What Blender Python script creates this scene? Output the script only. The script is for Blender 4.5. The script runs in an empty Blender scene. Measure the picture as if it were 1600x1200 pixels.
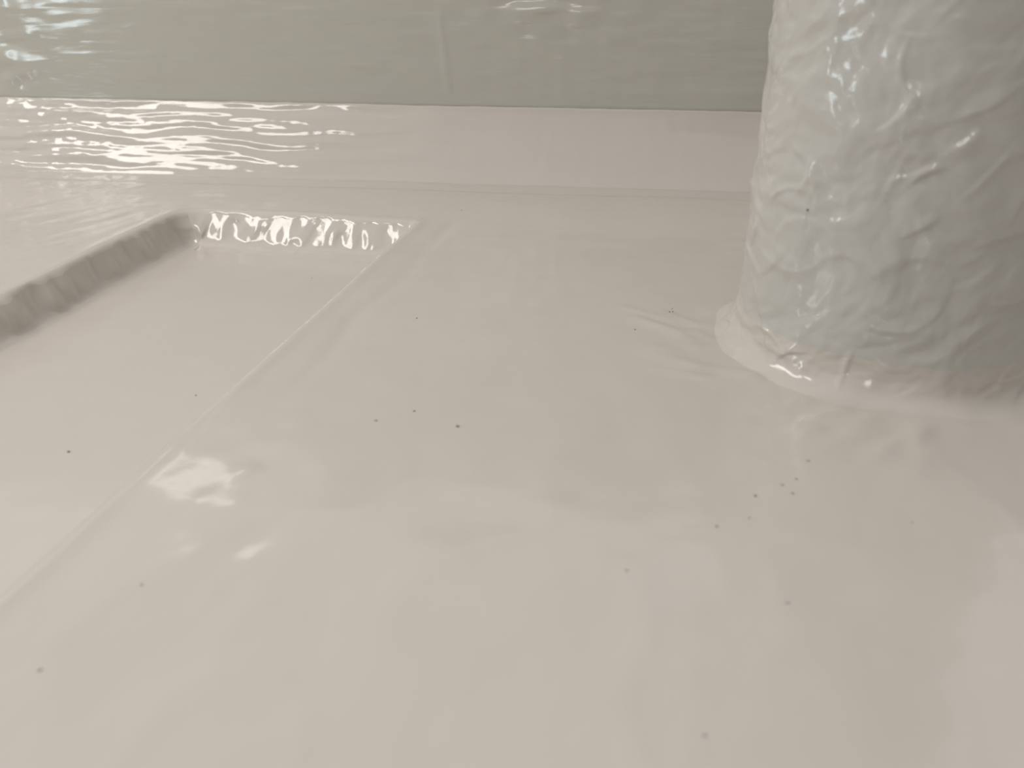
import bpy, math, random
import numpy as np

# ------------------------------------------------------------------ camera, world, lights
sc = bpy.context.scene
C = sc.collection
F_PX, EYE = 1350.0, 0.45
PITCH = math.atan(661 / F_PX)
cam = bpy.data.cameras.new('camera')
cam.sensor_width = 36.0
cam.lens = 36.0 * F_PX / 1600
cam.clip_start = 0.02
cam.dof.use_dof = True
cam.dof.focus_distance = 1.45
cam.dof.aperture_fstop = 4.2
cam_o = bpy.data.objects.new('camera', cam)
cam_o.location = (0, 0, EYE)
cam_o.rotation_euler = (math.pi / 2 - PITCH, 0, 0)
C.objects.link(cam_o)
sc.camera = cam_o

sc.view_settings.view_transform = 'Standard'
sc.view_settings.look = 'None'
sc.view_settings.gamma = 1.0
sc.view_settings.exposure = -0.19
sc.view_settings.use_curve_mapping = False

w = bpy.data.worlds.new('world')
sc.world = w
w.use_nodes = True
wn = w.node_tree
wn.nodes.clear()
wo = wn.nodes.new('ShaderNodeOutputWorld')
wb = wn.nodes.new('ShaderNodeBackground')
wb.inputs['Color'].default_value = (0.95, 0.925, 0.89, 1)
wn.links.new(wb.outputs[0], wo.inputs[0])
# soft daylight from over the back wall and the left, dim behind the camera and to the right
wt = wn.nodes.new('ShaderNodeTexCoord')
wd_ = wn.nodes.new('ShaderNodeVectorMath')
wd_.operation = 'DOT_PRODUCT'
wd_.inputs[1].default_value = (-0.20, 0.36, 0.91)
wm = wn.nodes.new('ShaderNodeMapRange')
wm.interpolation_type = 'SMOOTHSTEP'
wm.inputs['From Min'].default_value = -0.25
wm.inputs['From Max'].default_value = 0.85
wm.inputs['To Min'].default_value = 0.12
wm.inputs['To Max'].default_value = 0.98
wn.links.new(wt.outputs['Generated'], wd_.inputs[0])
wn.links.new(wd_.outputs['Value'], wm.inputs['Value'])
wn.links.new(wm.outputs[0], wb.inputs['Strength'])


def area(name, loc, target, size, size_y, power, colour):
    l = bpy.data.lights.new(name, 'AREA')
    l.shape = 'RECTANGLE'
    l.size, l.size_y, l.energy, l.color = size, size_y, power, colour
    o = bpy.data.objects.new(name, l)
    o.location = loc
    from mathutils import Vector
    o.rotation_euler = (Vector(target) - Vector(loc)).to_track_quat('-Z', 'Y').to_euler()
    C.objects.link(o)
    return o


area('ceiling_lamp', (-2.1, 1.05, 2.2), (-0.7, 1.8, 0), 1.95, 0.42, 33, (1.0, 0.95, 0.89))
area('wall_glint_light', (-1.5, -3.2, 1.7), (0.2, 1.8, 0.3), 0.9, 0.5, 14, (1.0, 0.96, 0.91))  # added light behind the camera, placed to give the upper wall its glints
area('side_window', (-2.5, 0.45, 0.55), (0.4, 1.1, 0.3), 0.22, 0.55, 5.8, (0.76, 0.93, 1.0))
area('patch_reflection_light', (-1.83, 4.2, 2.32), (0, 0.3, 0), 0.40, 0.18, 0.7, (1.0, 0.94, 0.90))  # added unseen light, stands in for whatever the pale foreground patch reflects

# ------------------------------------------------------------------ numpy noise
_rs = np.random.RandomState(7)
_perm = _rs.permutation(512).astype(np.int64)
_g = _rs.normal(size=(512, 3))
_g /= np.linalg.norm(_g, axis=1)[:, None]


def pn(P, s, seed=0):
    """gradient noise of points P (n,3) with scale s (number or triple), about -1..1"""
    q = P * np.asarray(s, float) + np.array([17.3, 5.1, 9.7]) * (seed + 1)
    i = np.floor(q).astype(np.int64)
    f = q - i
    u = f * f * f * (f * (f * 6 - 15) + 10)
    out = 0
    for dx in (0, 1):
        for dy in (0, 1):
            for dz in (0, 1):
                h = _perm[(i[:, 0] + dx) & 511]
                h = _perm[(h + i[:, 1] + dy) & 511]
                h = _perm[(h + i[:, 2] + dz) & 511]
                g = _g[h]
                d = f - np.array([dx, dy, dz])
                wgt = ((u[:, 0] if dx else 1 - u[:, 0]) * (u[:, 1] if dy else 1 - u[:, 1])
                       * (u[:, 2] if dz else 1 - u[:, 2]))
                out = out + wgt * (g * d).sum(1)
    return out * 1.5


def ridge(P, s, seed=0):
    return (1 - np.minimum(1, np.abs(pn(P, s, seed)) * 2.2)) ** 2


def smooth(a, b, x):
    t = np.clip((x - a) / (b - a), 0, 1)
    return t * t * (3 - 2 * t)


# ------------------------------------------------------------------ plan of the place
CA = math.radians(11.5)                    # the recess runs this far round from straight ahead
UD = np.array([math.sin(CA), math.cos(CA)])     # along the recess, away from the camera
VD = np.array([-math.cos(CA), math.sin(CA)])    # across it, to the left
CORNER = np.array([-0.190, 1.625])         # right far corner of the recess
RW, RL = 0.480, 2.6                        # width and length of the recess
DEPTH = 0.060
COL = np.array([0.4855, 1.0462])
CR = 0.1795
WA = math.radians(-7.2)
WDIR = np.array([math.cos(WA), math.sin(WA)])   # along the back wall
WN = np.array([math.sin(WA), -math.cos(WA)])    # out of the wall, to the camera
W0 = np.array([-0.29, 1.956])              # a point on the foot of the sloped kerb
K_H, K_D = 0.156, 0.122                    # rise and run of the kerb


def uv_of(xy):
    r = xy - CORNER
    return r @ UD, r @ VD


def seg(xy, a, b, wd):
    """0..1 bell around the segment a-b"""
    a, b = np.array(a), np.array(b)
    t = np.clip(((xy - a) @ (b - a)) / ((b - a) @ (b - a)), 0, 1)
    d = np.linalg.norm(xy - (a + t[:, None] * (b - a)), axis=1)
    e = np.minimum(t, 1 - t) * 4
    return np.exp(-(d / wd) ** 2) * np.clip(e + .15, 0, 1)


random.seed(4)
STROKES = []                               # trowel strokes fanning out from the column's foot
for k in range(40):
    a = math.radians(random.uniform(165, 262))
    r0 = CR + random.uniform(.03, .10)
    ln = random.uniform(.04, .11)
    c, s = math.cos(a), math.sin(a)
    p0 = COL + r0 * np.array([c, s])
    a2 = a - math.radians(random.uniform(25, 60))
    p1 = p0 + ln * np.array([math.cos(a2), math.sin(a2)])
    STROKES.append((p0, p1, random.uniform(.004, .010), random.uniform(.0010, .0026)))


def floor_z(xy):
    P = np.column_stack([xy, np.zeros(len(xy))])
    u, v = uv_of(xy)
    z = 0.0022 * pn(P, 2.6, 1) + 0.0014 * pn(P, (6, 7, 1), 2) + 0.00045 * pn(P, (17, 22, 1), 3)
    z = z + 0.00025 * pn(np.column_stack([u * 22, v * 70, u * 0]), 1, 4)
    # brushed streaks running beside the recess and along the wall
    wl = (xy - W0) @ WDIR
    wd = (xy - W0) @ WN
    z = z + 0.0006 * pn(np.column_stack([wl * 5, wd * 34, wl * 0]), 1, 5) * np.exp(-(wd / .35) ** 2)
    band = np.exp(-((v + .075 + .02 * pn(P, 5, 6)) / .012) ** 2) * smooth(-.85, -.55, u) * smooth(.05, -.02, u)
    z = z - 0.0020 * band
    # left bank of the recess: drawn-out strokes
    lb = smooth(RW, RW + .05, v)
    z = z + lb * 0.0012 * pn(np.column_stack([u * 7, v * 30 + u * 8, u * 0]), 1, 8)
    for p0, p1, wdt, h in STROKES:
        z = z + h * seg(xy, p0, p1, wdt)
    # coating gathered round the column foot and in the angle of the kerb
    d = np.linalg.norm(xy - COL, axis=1) - CR
    z = z + 0.007 * np.exp(-(np.maximum(d, 0) / .035) ** 1.3) + 0.0022 * pn(P, 26, 9) * np.exp(-((d - .02) / .05) ** 2)
    z = z + 0.003 * np.exp(-(wd / .03) ** 2)
    # soft upstand along the near edge of the recess
    z = z + 0.0022 * np.exp(-((v + .012) / .012) ** 2) * smooth(.06, 0, u)
    z = z + 0.0018 * np.exp(-((v - RW - .012) / .012) ** 2) * smooth(.06, 0, u)
    z = z + 0.0022 * np.exp(-((u - .012) / .014) ** 2) * smooth(-.03, .02, v) * smooth(RW + .03, RW - .02, v)
    # low bumps and dips added to shape the pale reflection in the left foreground
    z = z + 0.0015 * seg(xy, (-.300, .655), (-.235, .668), .024) + .0018 * seg(xy, (-.27, .72), (-.25, .722), .012)
    z = z - 0.0012 * seg(xy, (-.27, .60), (-.20, .62), .022) + .0009 * seg(xy, (-.245, .545), (-.232, .543), .006)
    z = z + 0.0010 * ridge(P, (9, 7, 1), 61) * smooth(.95, .7, xy[:, 1]) + .0012 * pn(P, (11, 5, 1), 62) * smooth(1.1, .8, xy[:, 1])
    return z


# ------------------------------------------------------------------ mesh and object helpers
def make_mesh(name, V, Fc, smooth_=True):
    me = bpy.data.meshes.new(name)
    V = np.asarray(V, np.float32)
    Fc = np.asarray(Fc, np.int32)
    me.vertices.add(len(V))
    me.vertices.foreach_set('co', V.ravel())
    me.loops.add(Fc.size)
    me.loops.foreach_set('vertex_index', Fc.ravel())
    me.polygons.add(len(Fc))
    me.polygons.foreach_set('loop_start', np.arange(0, Fc.size, Fc.shape[1], dtype=np.int32))
    me.polygons.foreach_set('loop_total', np.full(len(Fc), Fc.shape[1], np.int32))
    me.update(calc_edges=True)
    me.validate()
    me.polygons.foreach_set('use_smooth', np.full(len(me.polygons), smooth_))
    return me


def grid_faces(n, m, wrap=False):
    """rows n, columns m; wrap joins the last column to the first"""
    i, j = np.meshgrid(np.arange(n - 1), np.arange(m if wrap else m - 1), indexing='ij')
    j2 = (j + 1) % m
    return np.stack([i * m + j, i * m + j2, (i + 1) * m + j2, (i + 1) * m + j], -1).reshape(-1, 4)


def obj(name, me, m, parent=None, **props):
    o = bpy.data.objects.new(name, me)
    C.objects.link(o)
    if me is not None and m is not None:
        me.materials.append(m)
    if parent is not None:
        o.parent = parent
        o.matrix_parent_inverse = parent.matrix_basis.inverted()
    for k, v in props.items():
        o[k] = v
    return o


def coating(name, col, rough=0.16, bumps=(), coat=0.0, mottling=0.03):
    """glossy paint: base colour with faint mottling, bumps = (scale xyz, strength, distance, kind)"""
    m = bpy.data.materials.new(name)
    m.use_nodes = True
    nt = m.node_tree
    N, L = nt.nodes, nt.links
    b = N['Principled BSDF']
    tc = N.new('ShaderNodeTexCoord')
    no = N.new('ShaderNodeTexNoise')
    no.inputs['Scale'].default_value = 9
    no.inputs['Detail'].default_value = 6
    L.new(tc.outputs['Object'], no.inputs['Vector'])
    mx = N.new('ShaderNodeMix')
    mx.data_type = 'RGBA'
    mx.inputs[6].default_value = tuple(c * (1 - mottling) for c in col) + (1,)
    mx.inputs[7].default_value = tuple(c * (1 + mottling) for c in col) + (1,)
    L.new(no.outputs['Fac'], mx.inputs[0])
    L.new(mx.outputs[2], b.inputs['Base Color'])
    b.inputs['Roughness'].default_value = rough
    b.inputs['IOR'].default_value = 1.5
    b.inputs['Coat Weight'].default_value = coat
    b.inputs['Coat Roughness'].default_value = 0.05
    prev = None
    for sc_, st, di, dist_ in bumps:
        mp = N.new('ShaderNodeMapping')
        mp.inputs['Scale'].default_value = sc_
        L.new(tc.outputs['Object'], mp.inputs[0])
        nn = N.new('ShaderNodeTexNoise')
        nn.inputs['Scale'].default_value = 1
        nn.inputs['Detail'].default_value = 3
        nn.inputs['Distortion'].default_value = dist_
        L.new(mp.outputs[0], nn.inputs['Vector'])
        bp = N.new('ShaderNodeBump')
        bp.inputs['Strength'].default_value = st
        bp.inputs['Distance'].default_value = di
        L.new(nn.outputs['Fac'], bp.inputs['Height'])
        if prev is not None:
            L.new(prev.outputs[0], bp.inputs['Normal'])
        prev = bp
    if prev is not None:
        L.new(prev.outputs[0], b.inputs['Normal'])
    return m


GREY = (0.60, 0.555, 0.505)
m_floor = coating('grey_floor_coating', GREY, 0.11, [((60, 60, 60), 0.15, 0.001, .3), ((9, 9, 9), 0.25, 0.003, .5)])
m_recess = coating('grey_recess_coating', GREY, 0.12, [((50, 50, 50), 0.10, 0.001, .3)])
m_lip = coating('grey_lip_coating', GREY, 0.08, [((60, 60, 60), 0.15, 0.001, .6)])
m_wall = coating('grey_wall_coating', (0.55, 0.535, 0.48), 0.13, [((7, 7, 55), 0.28, 0.003, .8), ((40, 40, 60), .12, .001, 0)])
m_kerb = coating('grey_kerb_coating', GREY, 0.07, [((12, 40, 60), 0.15, 0.001, .5)])
m_col = coating('grey_column_coating', (0.555, 0.540, 0.505), 0.15, [((70, 70, 70), 0.25, 0.0012, .8)])

# ------------------------------------------------------------------ floor, with a hole for the recess
R_OUT = 0.02                               # the lip laps this far over the floor


def floor_mesh():
    # grid in the recess's own axes; lines fall on the hole's edges
    def axis(stops, step_near, step_far):
        out = [stops[0]]
        for a, b in zip(stops[:-1], stops[1:]):
            n = max(1, int(round((b - a) / (step_near if a > -1.9 and b < 1.6 else step_far))))
            out += list(np.linspace(a, b, n + 1)[1:])
        return np.array(out)
    us = axis([-RL - 1.0, -RL - R_OUT, -1.85, R_OUT, 0.75], .0075, .02)
    vs = axis([-2.6, -1.4, -R_OUT, RW + R_OUT, RW + .6, RW + 2.0], .0075, .02)
    U, Vv = np.meshgrid(us, vs, indexing='ij')
    xy = CORNER + U.reshape(-1, 1) * UD + Vv.reshape(-1, 1) * VD
    V = np.column_stack([xy, floor_z(xy)])
    Fc = grid_faces(len(us), len(vs))
    c = V[Fc].mean(1)[:, :2]
    cu, cv = uv_of(c)
    hole = (cu > -RL - R_OUT) & (cu < R_OUT) & (cv > -R_OUT) & (cv < RW + R_OUT)
    behind = ((c - W0) @ WN) < -.09
    Fc = Fc[~hole & ~behind]
    used = np.unique(Fc)
    re = np.zeros(len(V), int)
    re[used] = np.arange(len(used))
    return make_mesh('floor', V[used], re[Fc][:, ::-1])


obj('floor', floor_mesh(), m_floor, kind='structure')


# ------------------------------------------------------------------ the recess
def ring_path(step=.005, rc=.035):
    """the recess's rim, walked round with rounded corners: points, outward normals, side index, length along"""
    pts, nrm, side = [], [], []
    cs = [(-RL, 0), (0, 0), (0, RW), (-RL, RW)]
    outs = [(0, -1), (1, 0), (0, 1), (-1, 0)]
    rcs = [rc, .008, rc * 1.5, rc]          # right far corner is nearly sharp
    for k in range(4):
        a = np.array(cs[k], float)
        b = np.array(cs[(k + 1) % 4], float)
        n = np.array(outs[k], float)
        r0, r1 = rcs[k], rcs[(k + 1) % 4]
        d = (b - a) / np.linalg.norm(b - a)
        L = np.linalg.norm(b - a) - r0 - r1
        m = max(2, int(L / step))
        for t in np.linspace(0, L, m, endpoint=False):
            pts.append(a + d * (r0 + t)); nrm.append(n); side.append(k)
        n2 = np.array(outs[(k + 1) % 4], float)
        ctr = b - d * r1 - n * r1
        q = max(3, int(r1 * 1.57 / step))
        for t in np.linspace(0, math.pi / 2, q, endpoint=False):
            nn = n * math.cos(t) + n2 * math.sin(t)
            pts.append(ctr + nn * r1); nrm.append(nn)
            side.append(k if t < math.pi / 4 else (k + 1) % 4)
    return np.array(pts), np.array(nrm), np.array(side)


RP, RN, RS = ring_path()
INSET = 0.036


def ring_points(off, depth, amp):
    """a loop off outward of the rim at a depth below the floor, with the coating's folds"""
    uv = RP + RN * (off * (1 + (.32 * np.maximum(RN[:, :1], 0) ** 2 - .4 * np.maximum(RN[:, 1:], 0) ** 2 if off < 0 else 0)))
    if off >= R_OUT - 1e-6:                # meets the square hole exactly
        uv = np.clip(uv, [-RL - R_OUT, -R_OUT], [R_OUT, RW + R_OUT])
        nn = np.abs(RN)
        corner = nn.min(1) > 1e-6
        # push corner points out to the square
        ctr = np.array([-RL / 2, RW / 2])
        dlt = uv - ctr
        k = 1 / np.maximum(np.abs(dlt[:, 0]) / (RL / 2 + R_OUT), np.abs(dlt[:, 1]) / (RW / 2 + R_OUT))
        uv = np.where(corner[:, None], ctr + dlt * k[:, None], uv)
    xy = CORNER + uv[:, :1] * UD + uv[:, 1:] * VD
    P = np.column_stack([xy, np.full(len(xy), -depth)])
    along = RP[:, 0] + RP[:, 1] * 1.7
    Q = np.column_stack([along, np.full(len(xy), depth), RS * 3.0])
    far = smooth(-.09, 0, RP[:, 0] + RN[:, 0] * 0) * 1.0
    drape = 2.7 * pn(Q, (30, 7, 1), 11) + 1.9 * pn(Q, (64, 14, 1), 12)
    chunk = pn(Q, (15, 16, 1), 13) * 4.4 + np.abs(pn(Q, (24, 22, 1), 16)) * 3.0 - 1 + pn(Q, (52, 40, 1), 14) * .8
    k = (drape * (1 - far) + chunk * far) * amp
    xy = xy + (RN @ np.array([UD, VD])) * (k * .9)[:, None]
    z = floor_z(xy) * (1 if depth < 1e-6 else .6) - depth + k * .55 * (depth > 1e-6)
    if off >= R_OUT - 1e-6:
        z = floor_z(xy)
    return np.column_stack([xy, z])


def strip(levels):
    rows = [ring_points(*l) for l in levels]
    V = np.concatenate(rows)
    return V, grid_faces(len(rows), len(RP), wrap=True)


recess = obj('floor_recess', None, None,
             label='shallow rectangular recess sunk in the grey glossy floor at left', category='floor recess')
recess.location = (CORNER[0] - .3, CORNER[1] - .6, -DEPTH)
bpy.context.view_layer.update()

lip_lv = [(R_OUT, 0, 0), (.014, 0.0, .0), (.009, .0006, .0004), (.005, .0022, .001), (.002, .005, .0018), (0, .008, .0024)]
wall_lv = []
for t in np.linspace(0, 1, 14):
    d = .008 + (DEPTH - .012 - .008) * t
    wall_lv.append((-INSET * .72 * t, d, .0024 + .0022 * math.sin(math.pi * t)))
foot_lv = [(-INSET * .72, DEPTH - .012, .0024), (-INSET * .9, DEPTH - .006, .0016), (-INSET * 1.15, DEPTH - .0025, .0008),
           (-INSET * 1.4, DEPTH - .001, .0), (-INSET * 1.75, DEPTH + .0005, .0), (-INSET * 1.9, DEPTH + .002, .0)]
V, Fc = strip(lip_lv)
obj('lip', make_mesh('lip', V, Fc), m_lip, recess)
V, Fc = strip(wall_lv + foot_lv[1:])
names = {0: 'near_wall', 1: 'end_wall', 2: 'side_wall', 3: 'back_wall'}
fs = RS[np.arange(len(Fc)) % len(RP)]
for k, nm in ((0, 'side_wall'), (1, 'end_wall'), (2, 'side_wall'), (3, 'end_wall')):
    sub = Fc[fs == k]
    used = np.unique(sub)
    re = np.zeros(len(V), int)
    re[used] = np.arange(len(used))
    o = obj(nm, make_mesh(nm, V[used], re[sub]), m_lip, recess)
    if k == 1:
        o['label'] = 'crumpled shiny far end wall of the recess'
    if k == 2:
        o['label'] = 'shaded left side wall of the recess with hanging folds'

# bed of the recess
uu = np.linspace(-RL + .03, -.03, 300)
vv = np.linspace(.03, RW - .03, 70)
U, Vv = np.meshgrid(uu, vv, indexing='ij')
xy = CORNER + U.reshape(-1, 1) * UD + Vv.reshape(-1, 1) * VD
P = np.column_stack([xy, xy[:, 0] * 0])
edge = np.minimum.reduce([Vv.ravel() - .03, RW - .03 - Vv.ravel(), -.03 - U.ravel()])
z = .6 * floor_z(xy) * smooth(.16, .05, edge) - DEPTH + smooth(0.03, .09, edge) * (.0006 * pn(P, 7, 21) + .0003 * pn(P, (20, 20, 1), 22)) + .0002
obj('recess_bed', make_mesh('recess_bed', np.column_stack([xy, z]), grid_faces(300, 70)[:, ::-1]), m_recess, recess)


# ------------------------------------------------------------------ kerb and wall
def along_wall(s, out, z):
    """s along the wall from W0, out = distance out of the kerb's foot line (minus = into the wall)"""
    return np.column_stack([W0[0] + s * WDIR[0] + out * WN[0], W0[1] + s * WDIR[1] + out * WN[1], z])


KL = math.hypot(K_H, K_D)
ss = np.linspace(-2.2, 2.2, 620)
tt = np.linspace(-.10, 1.0, 66)            # -.10..0 is the run-out onto the floor
T, S = np.meshgrid(tt, ss, indexing='ij')
t, s = T.ravel(), S.ravel()
out = np.where(t < 0, -t * .6, -K_D * (1 - np.abs(1 - t) ** (1.3 - .28 * smooth(.35, -.45, s))) - .006 * smooth(.96, 1, t))
z = np.where(t < 0, 0, K_H * t)
foot = .5 * np.exp(-((t) / .12) ** 2)
Q = np.column_stack([s, t * KL, s * 0])
left = smooth(.35, -.45, s)                # the loose, glossy brushwork is on the left
disp = (left * .0044 * pn(Q + .02 * np.column_stack([s * 0, pn(Q, (6, 6, 1), 33), s * 0]), (2.6, 44, 1), 31)
        + left * .0011 * pn(Q, (11, 100, 1), 32)
        + .0006 * pn(Q, (9, 30, 1), 34) + .0004 * pn(Q, (60, 8, 1), 35)
        + .0012 * left * ridge(Q, (22, 26, 1), 36) * smooth(-.5, -.75, s))
top = smooth(.86, 1.0, t)
disp = disp * smooth(-.04, .12, t) * (1 - .7 * smooth(.94, 1, t))
nn_o, nn_z = K_H / KL, K_D / KL
out = out + disp * nn_o + foot * .006
z = z + disp * nn_z + foot * .004 * (t >= 0)
V = along_wall(s, out, z)
run = t < 0
V[run, 2] = floor_z(V[run][:, :2]) + .0012 * smooth(-.10, 0, t[run]) * 1.0 + foot[run] * .003 - .0006 * (t[run] < -.095)
# drips along the crease
ol = smooth(.9, 1, t) * .0015 * pn(Q, (25, 1, 1), 37)
V[:, 2] += ol
obj('trim_1', make_mesh('kerb', V, grid_faces(66, 620)), m_kerb, kind='structure',
    label='sloping coated kerb running along the foot of the grey wall')

WTOP = 0.92
zz = np.concatenate([np.linspace(K_H - .02, .42, 62), np.linspace(.43, WTOP, 30)])
Z, S = np.meshgrid(zz, ss, indexing='ij')
z, s = Z.ravel(), S.ravel()
Q = np.column_stack([s, z, s * 0])
d = (.0014 * pn(Q, (4, 22, 1), 41) + .0008 * pn(Q, (14, 60, 1), 42) + .0006 * pn(Q, (40, 6, 1), 43) * smooth(.1, .4, s)
     + .0045 * smooth(-.78, -.98, s) * pn(Q, (26, 30, 1), 44)
     + .0050 * np.exp(-((s - .36) / .20) ** 2) * smooth(.24, .36, z) * pn(Q, (14, 40, 1), 45)
     + .0018 * seg(np.column_stack([s, z]), (.135, .15), (.115, .36), .005))
d = d * smooth(K_H - .005, K_H + .03, z) - .02 * smooth(K_H - .003, K_H - .02, z)
V = along_wall(s, -K_D + .001 + d, z)
n = len(zz)
V2 = along_wall(ss, np.full(len(ss), -K_D - .15), np.full(len(ss), WTOP))
V3 = along_wall(ss, np.full(len(ss), -K_D - .15), np.full(len(ss), -.02))
V = np.concatenate([V, V2, V3])
obj('wall_back', make_mesh('wall_back', V, grid_faces(n + 2, len(ss))), m_wall, kind='structure')

# ------------------------------------------------------------------ column
column = obj('round_column', None, None, category='column',
             label='thick round column wrapped in wrinkled glossy grey coating, standing on the floor at right')
column.location = (COL[0], COL[1], 0)
bpy.context.view_layer.update()


CREASES = []
rc_ = random.Random(12)
for k in range(1000):
    a0 = rc_.uniform(0, 2 * math.pi)
    fr = math.cos(a0 - math.radians(225))
    tilt = rc_.gauss(-45, 28) if rc_.random() < .5 else rc_.gauss(35, 22)
    if a0 > math.radians(248):
        tilt = rc_.gauss(35, 14)
    CREASES.append((a0 * CR, rc_.uniform(.0, 1.5), math.radians(tilt), rc_.uniform(.012, .042), rc_.uniform(-14, 14),
                    rc_.uniform(.0006, .0024), rc_.uniform(.0014, .0042), rc_.choice((-1, 1))))


def creases(arc, z):
    """folded creases: each a bent line with one steep and one gentle side"""
    h = np.zeros_like(arc)
    per = 2 * math.pi * CR
    for a0, z0, tilt, ln, bend, amp, wd_s, sd in CREASES:
        dx = (arc - a0 + per / 2) % per - per / 2
        dz = z - z0
        m = (np.abs(dx) < .09) & (np.abs(dz) < .09)
        if not m.any():
            continue
        dx, dz = dx[m], dz[m]
        u = dx * math.cos(tilt) + dz * math.sin(tilt)
        v = -dx * math.sin(tilt) + dz * math.cos(tilt) - bend * u * u
        v = v * sd
        prof = np.where(v > 0, np.exp(-(v / wd_s) ** 2), np.exp(-(v / (wd_s * 3.2)) ** 2))
        h[m] += amp * prof * np.exp(-(u / ln) ** 4)
    return h


def column_part(z0, z1, nz, nt_=520):
    zs = np.linspace(z0, z1, nz)
    th = np.linspace(0, 2 * math.pi, nt_, endpoint=False)
    Zg, Tg = np.meshgrid(zs, th, indexing='ij')
    z, th = Zg.ravel(), Tg.ravel()
    x, y = np.cos(th) * CR, np.sin(th) * CR
    P = np.column_stack([x, y, z])
    warp = np.column_stack([pn(P, 9, 51), pn(P, 9, 52), pn(P, 9, 53)]) * .03
    Pw = P + warp
    arc = th * CR
    face = smooth(-1, 1, np.cos(th - math.radians(205)))      # most wrinkled to the left and front
    h = .0036 * pn(Pw, 11, 54) + .0022 * pn(Pw, (30, 30, 36), 56) + .0009 * face * pn(Pw, 70, 57) + .0003 * pn(Pw, 150, 59)
    h = h + creases(arc, z) * (.55 + .45 * face)
    fl_ = .022 * np.exp(-z / .008) + .009 * np.exp(-z / .03) + .005 * np.exp(-z / .05)
    fade = smooth(.0, .03, z)
    r = CR + .007 + h * (.35 + .65 * fade) + fl_ * (1 + .25 * pn(P, 16, 58))
    xw, yw = COL[0] + np.cos(th) * r, COL[1] + np.sin(th) * r
    zz_ = z + floor_z(np.column_stack([xw, yw])) * (1 - smooth(0, .04, z)) - .0015
    return make_mesh('column', np.column_stack([xw, yw, zz_]), grid_faces(nz, nt_, wrap=True))


obj('shaft', column_part(.05, 1.5, 560), m_col, column)
obj('base_fillet', column_part(0, .05, 60), m_floor, column)

# ------------------------------------------------------------------ specks of grit
m_grit = coating('dark_grit', (0.09, 0.08, 0.07), 0.6, mottling=.3)
m_grit_pale = coating('brown_grey_grit', (0.26, 0.235, 0.21), 0.5, mottling=.2)
m_grit_faint = coating('faint_grey_grit', (0.46, 0.43, 0.39), 0.4, mottling=.2)


def hit_floor(px, py, z0=0.0):
    u, v = (px - 800) / F_PX, -(py - 600) / F_PX
    ry = math.cos(PITCH) + v * math.sin(PITCH)
    rz = -math.sin(PITCH) + v * math.cos(PITCH)
    k = (z0 - EYE) / rz
    return np.array([u * k, ry * k])


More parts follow.
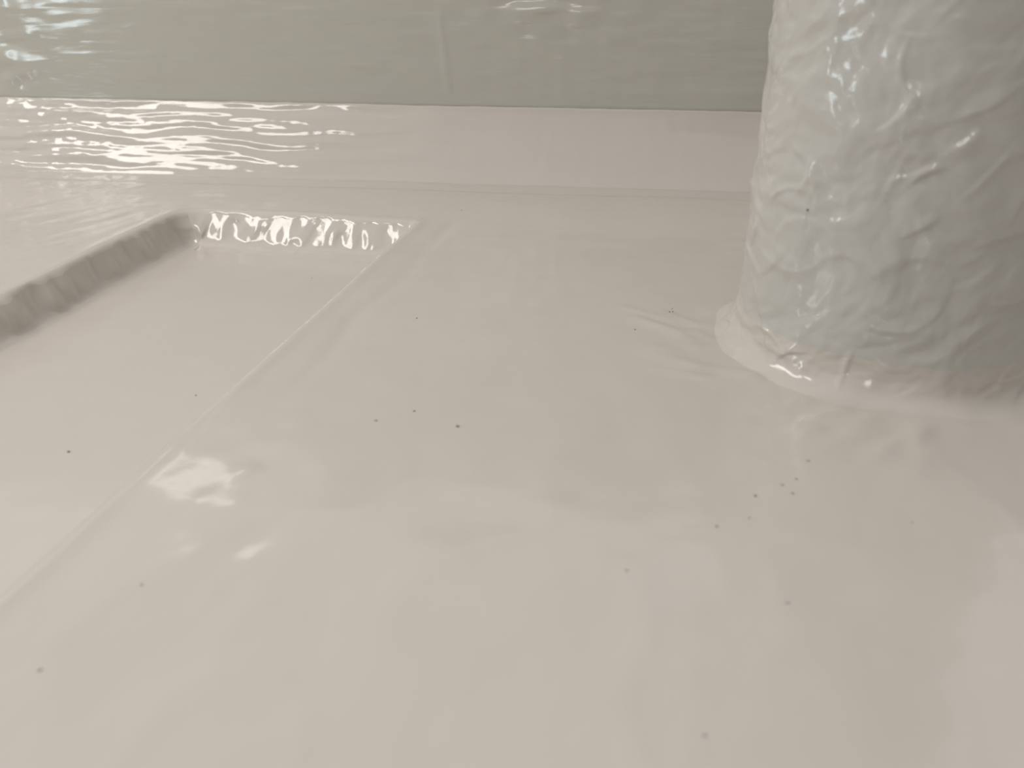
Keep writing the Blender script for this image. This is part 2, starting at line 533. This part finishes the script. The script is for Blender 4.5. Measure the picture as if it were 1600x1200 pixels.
SPECKS = [
    (1038, 494, 1.0, 'tiny dark speck at the left end of the speck cluster left of the column'),
    (1046, 491, 1.0, 'tiny dark speck in the middle of the cluster left of the column'),
    (1051, 489, 1.2, 'tiny dark speck, topmost on the right of the cluster left of the column'),
    (1050, 484, .8, 'faint speck above the cluster left of the column'),
    (992, 516, 1.0, 'lone small speck below and left of the cluster near the column'),
    (651, 497, 1.1, 'small black speck on the floor to the right of the recess edge'),
    (715, 667, 1.8, 'brown grey speck alone in the middle of the floor'),
    (647, 644, 1.3, 'small grey speck up and left of the mid floor speck'),
    (587, 659, 1.8, 'pale brown flat speck, leftmost of three in mid floor'),
    (487, 435, 1.3, 'dark speck on the recess bed below the shiny end wall'),
    (306, 619, 1.1, 'small speck on the floor beside the lower recess edge'),
    (107, 706, 1.8, 'dark dot on the recess bed in the left foreground'),
    (1120, 822, 1.8, 'dark speck on the floor in front of the column'),
    (979, 892, 1.7, 'faint brown speck in the foreground left of the darkest one'),
    (1348, 638, 1.0, 'small dark speck against the foot of the column'),
    (721, 328, 1.0, 'tiny speck near the foot of the kerb, right of the recess corner'),
    (1180, 773, 1.4, 'grey speck at the left of the rough patch before the column'),
    (1230, 943, 1.8, 'blurred grey speck in the foreground below the rough patch'),
    (1425, 817, 1.4, 'small blurred speck on the floor at right, in front of the column'),
    (61, 1046, 1.8, 'blurred dark speck near the lower left corner of the floor'),
    (1101, 1149, 1.8, 'blurred dark speck near the bottom edge of the floor'),
    (1262, 721, 1.4, 'pale speck at the top of the rough patch before the column'),
    (1244, 748, 1.4, 'pale speck in the middle of the rough patch before the column'),
    (1222, 757, 1.4, 'pale grey speck left of centre in the rough patch before the column'),
    (1238, 770, 1.5, 'pale speck at the bottom of the rough patch before the column'),
    (1170, 809, 1.4, 'faint speck below the rough patch, right of the dark one'),
    (221, 914, 1.5, 'blurred speck beside the pale patch in the left foreground'),
]


def speck(px, py, size, label, seed):
    rs = np.random.RandomState(seed)
    in_bed = px < 500 and not (px == 306 or px == 221 or px == 61)
    if in_bed:
        xy = hit_floor(px, py, -DEPTH)
        base = -DEPTH
    else:
        xy = hit_floor(px, py)
        base = float(floor_z(xy[None])[0])
    r = .0009 * size * (.7 if py > 800 else 1)
    n1, n2 = 7, 10
    ph = np.linspace(0.05, math.pi - .05, n1)
    th = np.linspace(0, 2 * math.pi, n2, endpoint=False)
    A, B = np.meshgrid(ph, th, indexing='ij')
    k = 1 + .25 * rs.normal(size=A.size)
    V = np.column_stack([np.sin(A).ravel() * np.cos(B).ravel() * r * 1.3 * k,
                         np.sin(A).ravel() * np.sin(B).ravel() * r * k, np.cos(A).ravel() * r * .55])
    me = make_mesh('speck', V, grid_faces(n1, n2, wrap=True))
    black = size <= 1.3 and py < 640
    o = obj('grit_speck', me, m_grit if black else (m_grit_faint if 'faint' in label or 'blurred' in label or 'pale' in label else m_grit_pale), label=label, category='speck', group='dark specks of grit on the floor')
    o.location = (xy[0], xy[1], base + r * .25)
    o.rotation_euler = (0, 0, rs.uniform(0, 3))


for i, (a, b, c, d_) in enumerate(SPECKS):
    speck(a, b, c, d_, i)


# one black speck is stuck to the column's left face
u_, v_ = (1262 - 800) / F_PX, -(328 - 600) / F_PX
dr = np.array([u_, math.cos(PITCH) + v_ * math.sin(PITCH), -math.sin(PITCH) + v_ * math.cos(PITCH)])
cr_ = CR + .0085
A_ = dr[0] ** 2 + dr[1] ** 2
B_ = -2 * (dr[0] * COL[0] + dr[1] * COL[1])
k_ = (-B_ - math.sqrt(B_ * B_ - 4 * A_ * (COL @ COL - cr_ ** 2))) / (2 * A_)
g = bpy.data.objects['grit_speck'].copy()
C.objects.link(g)
g.location = (dr[0] * k_, dr[1] * k_, EYE + dr[2] * k_)
g.rotation_euler = (math.pi / 2, 0, -.35)
g['label'] = 'black speck stuck on the left face of the round column'
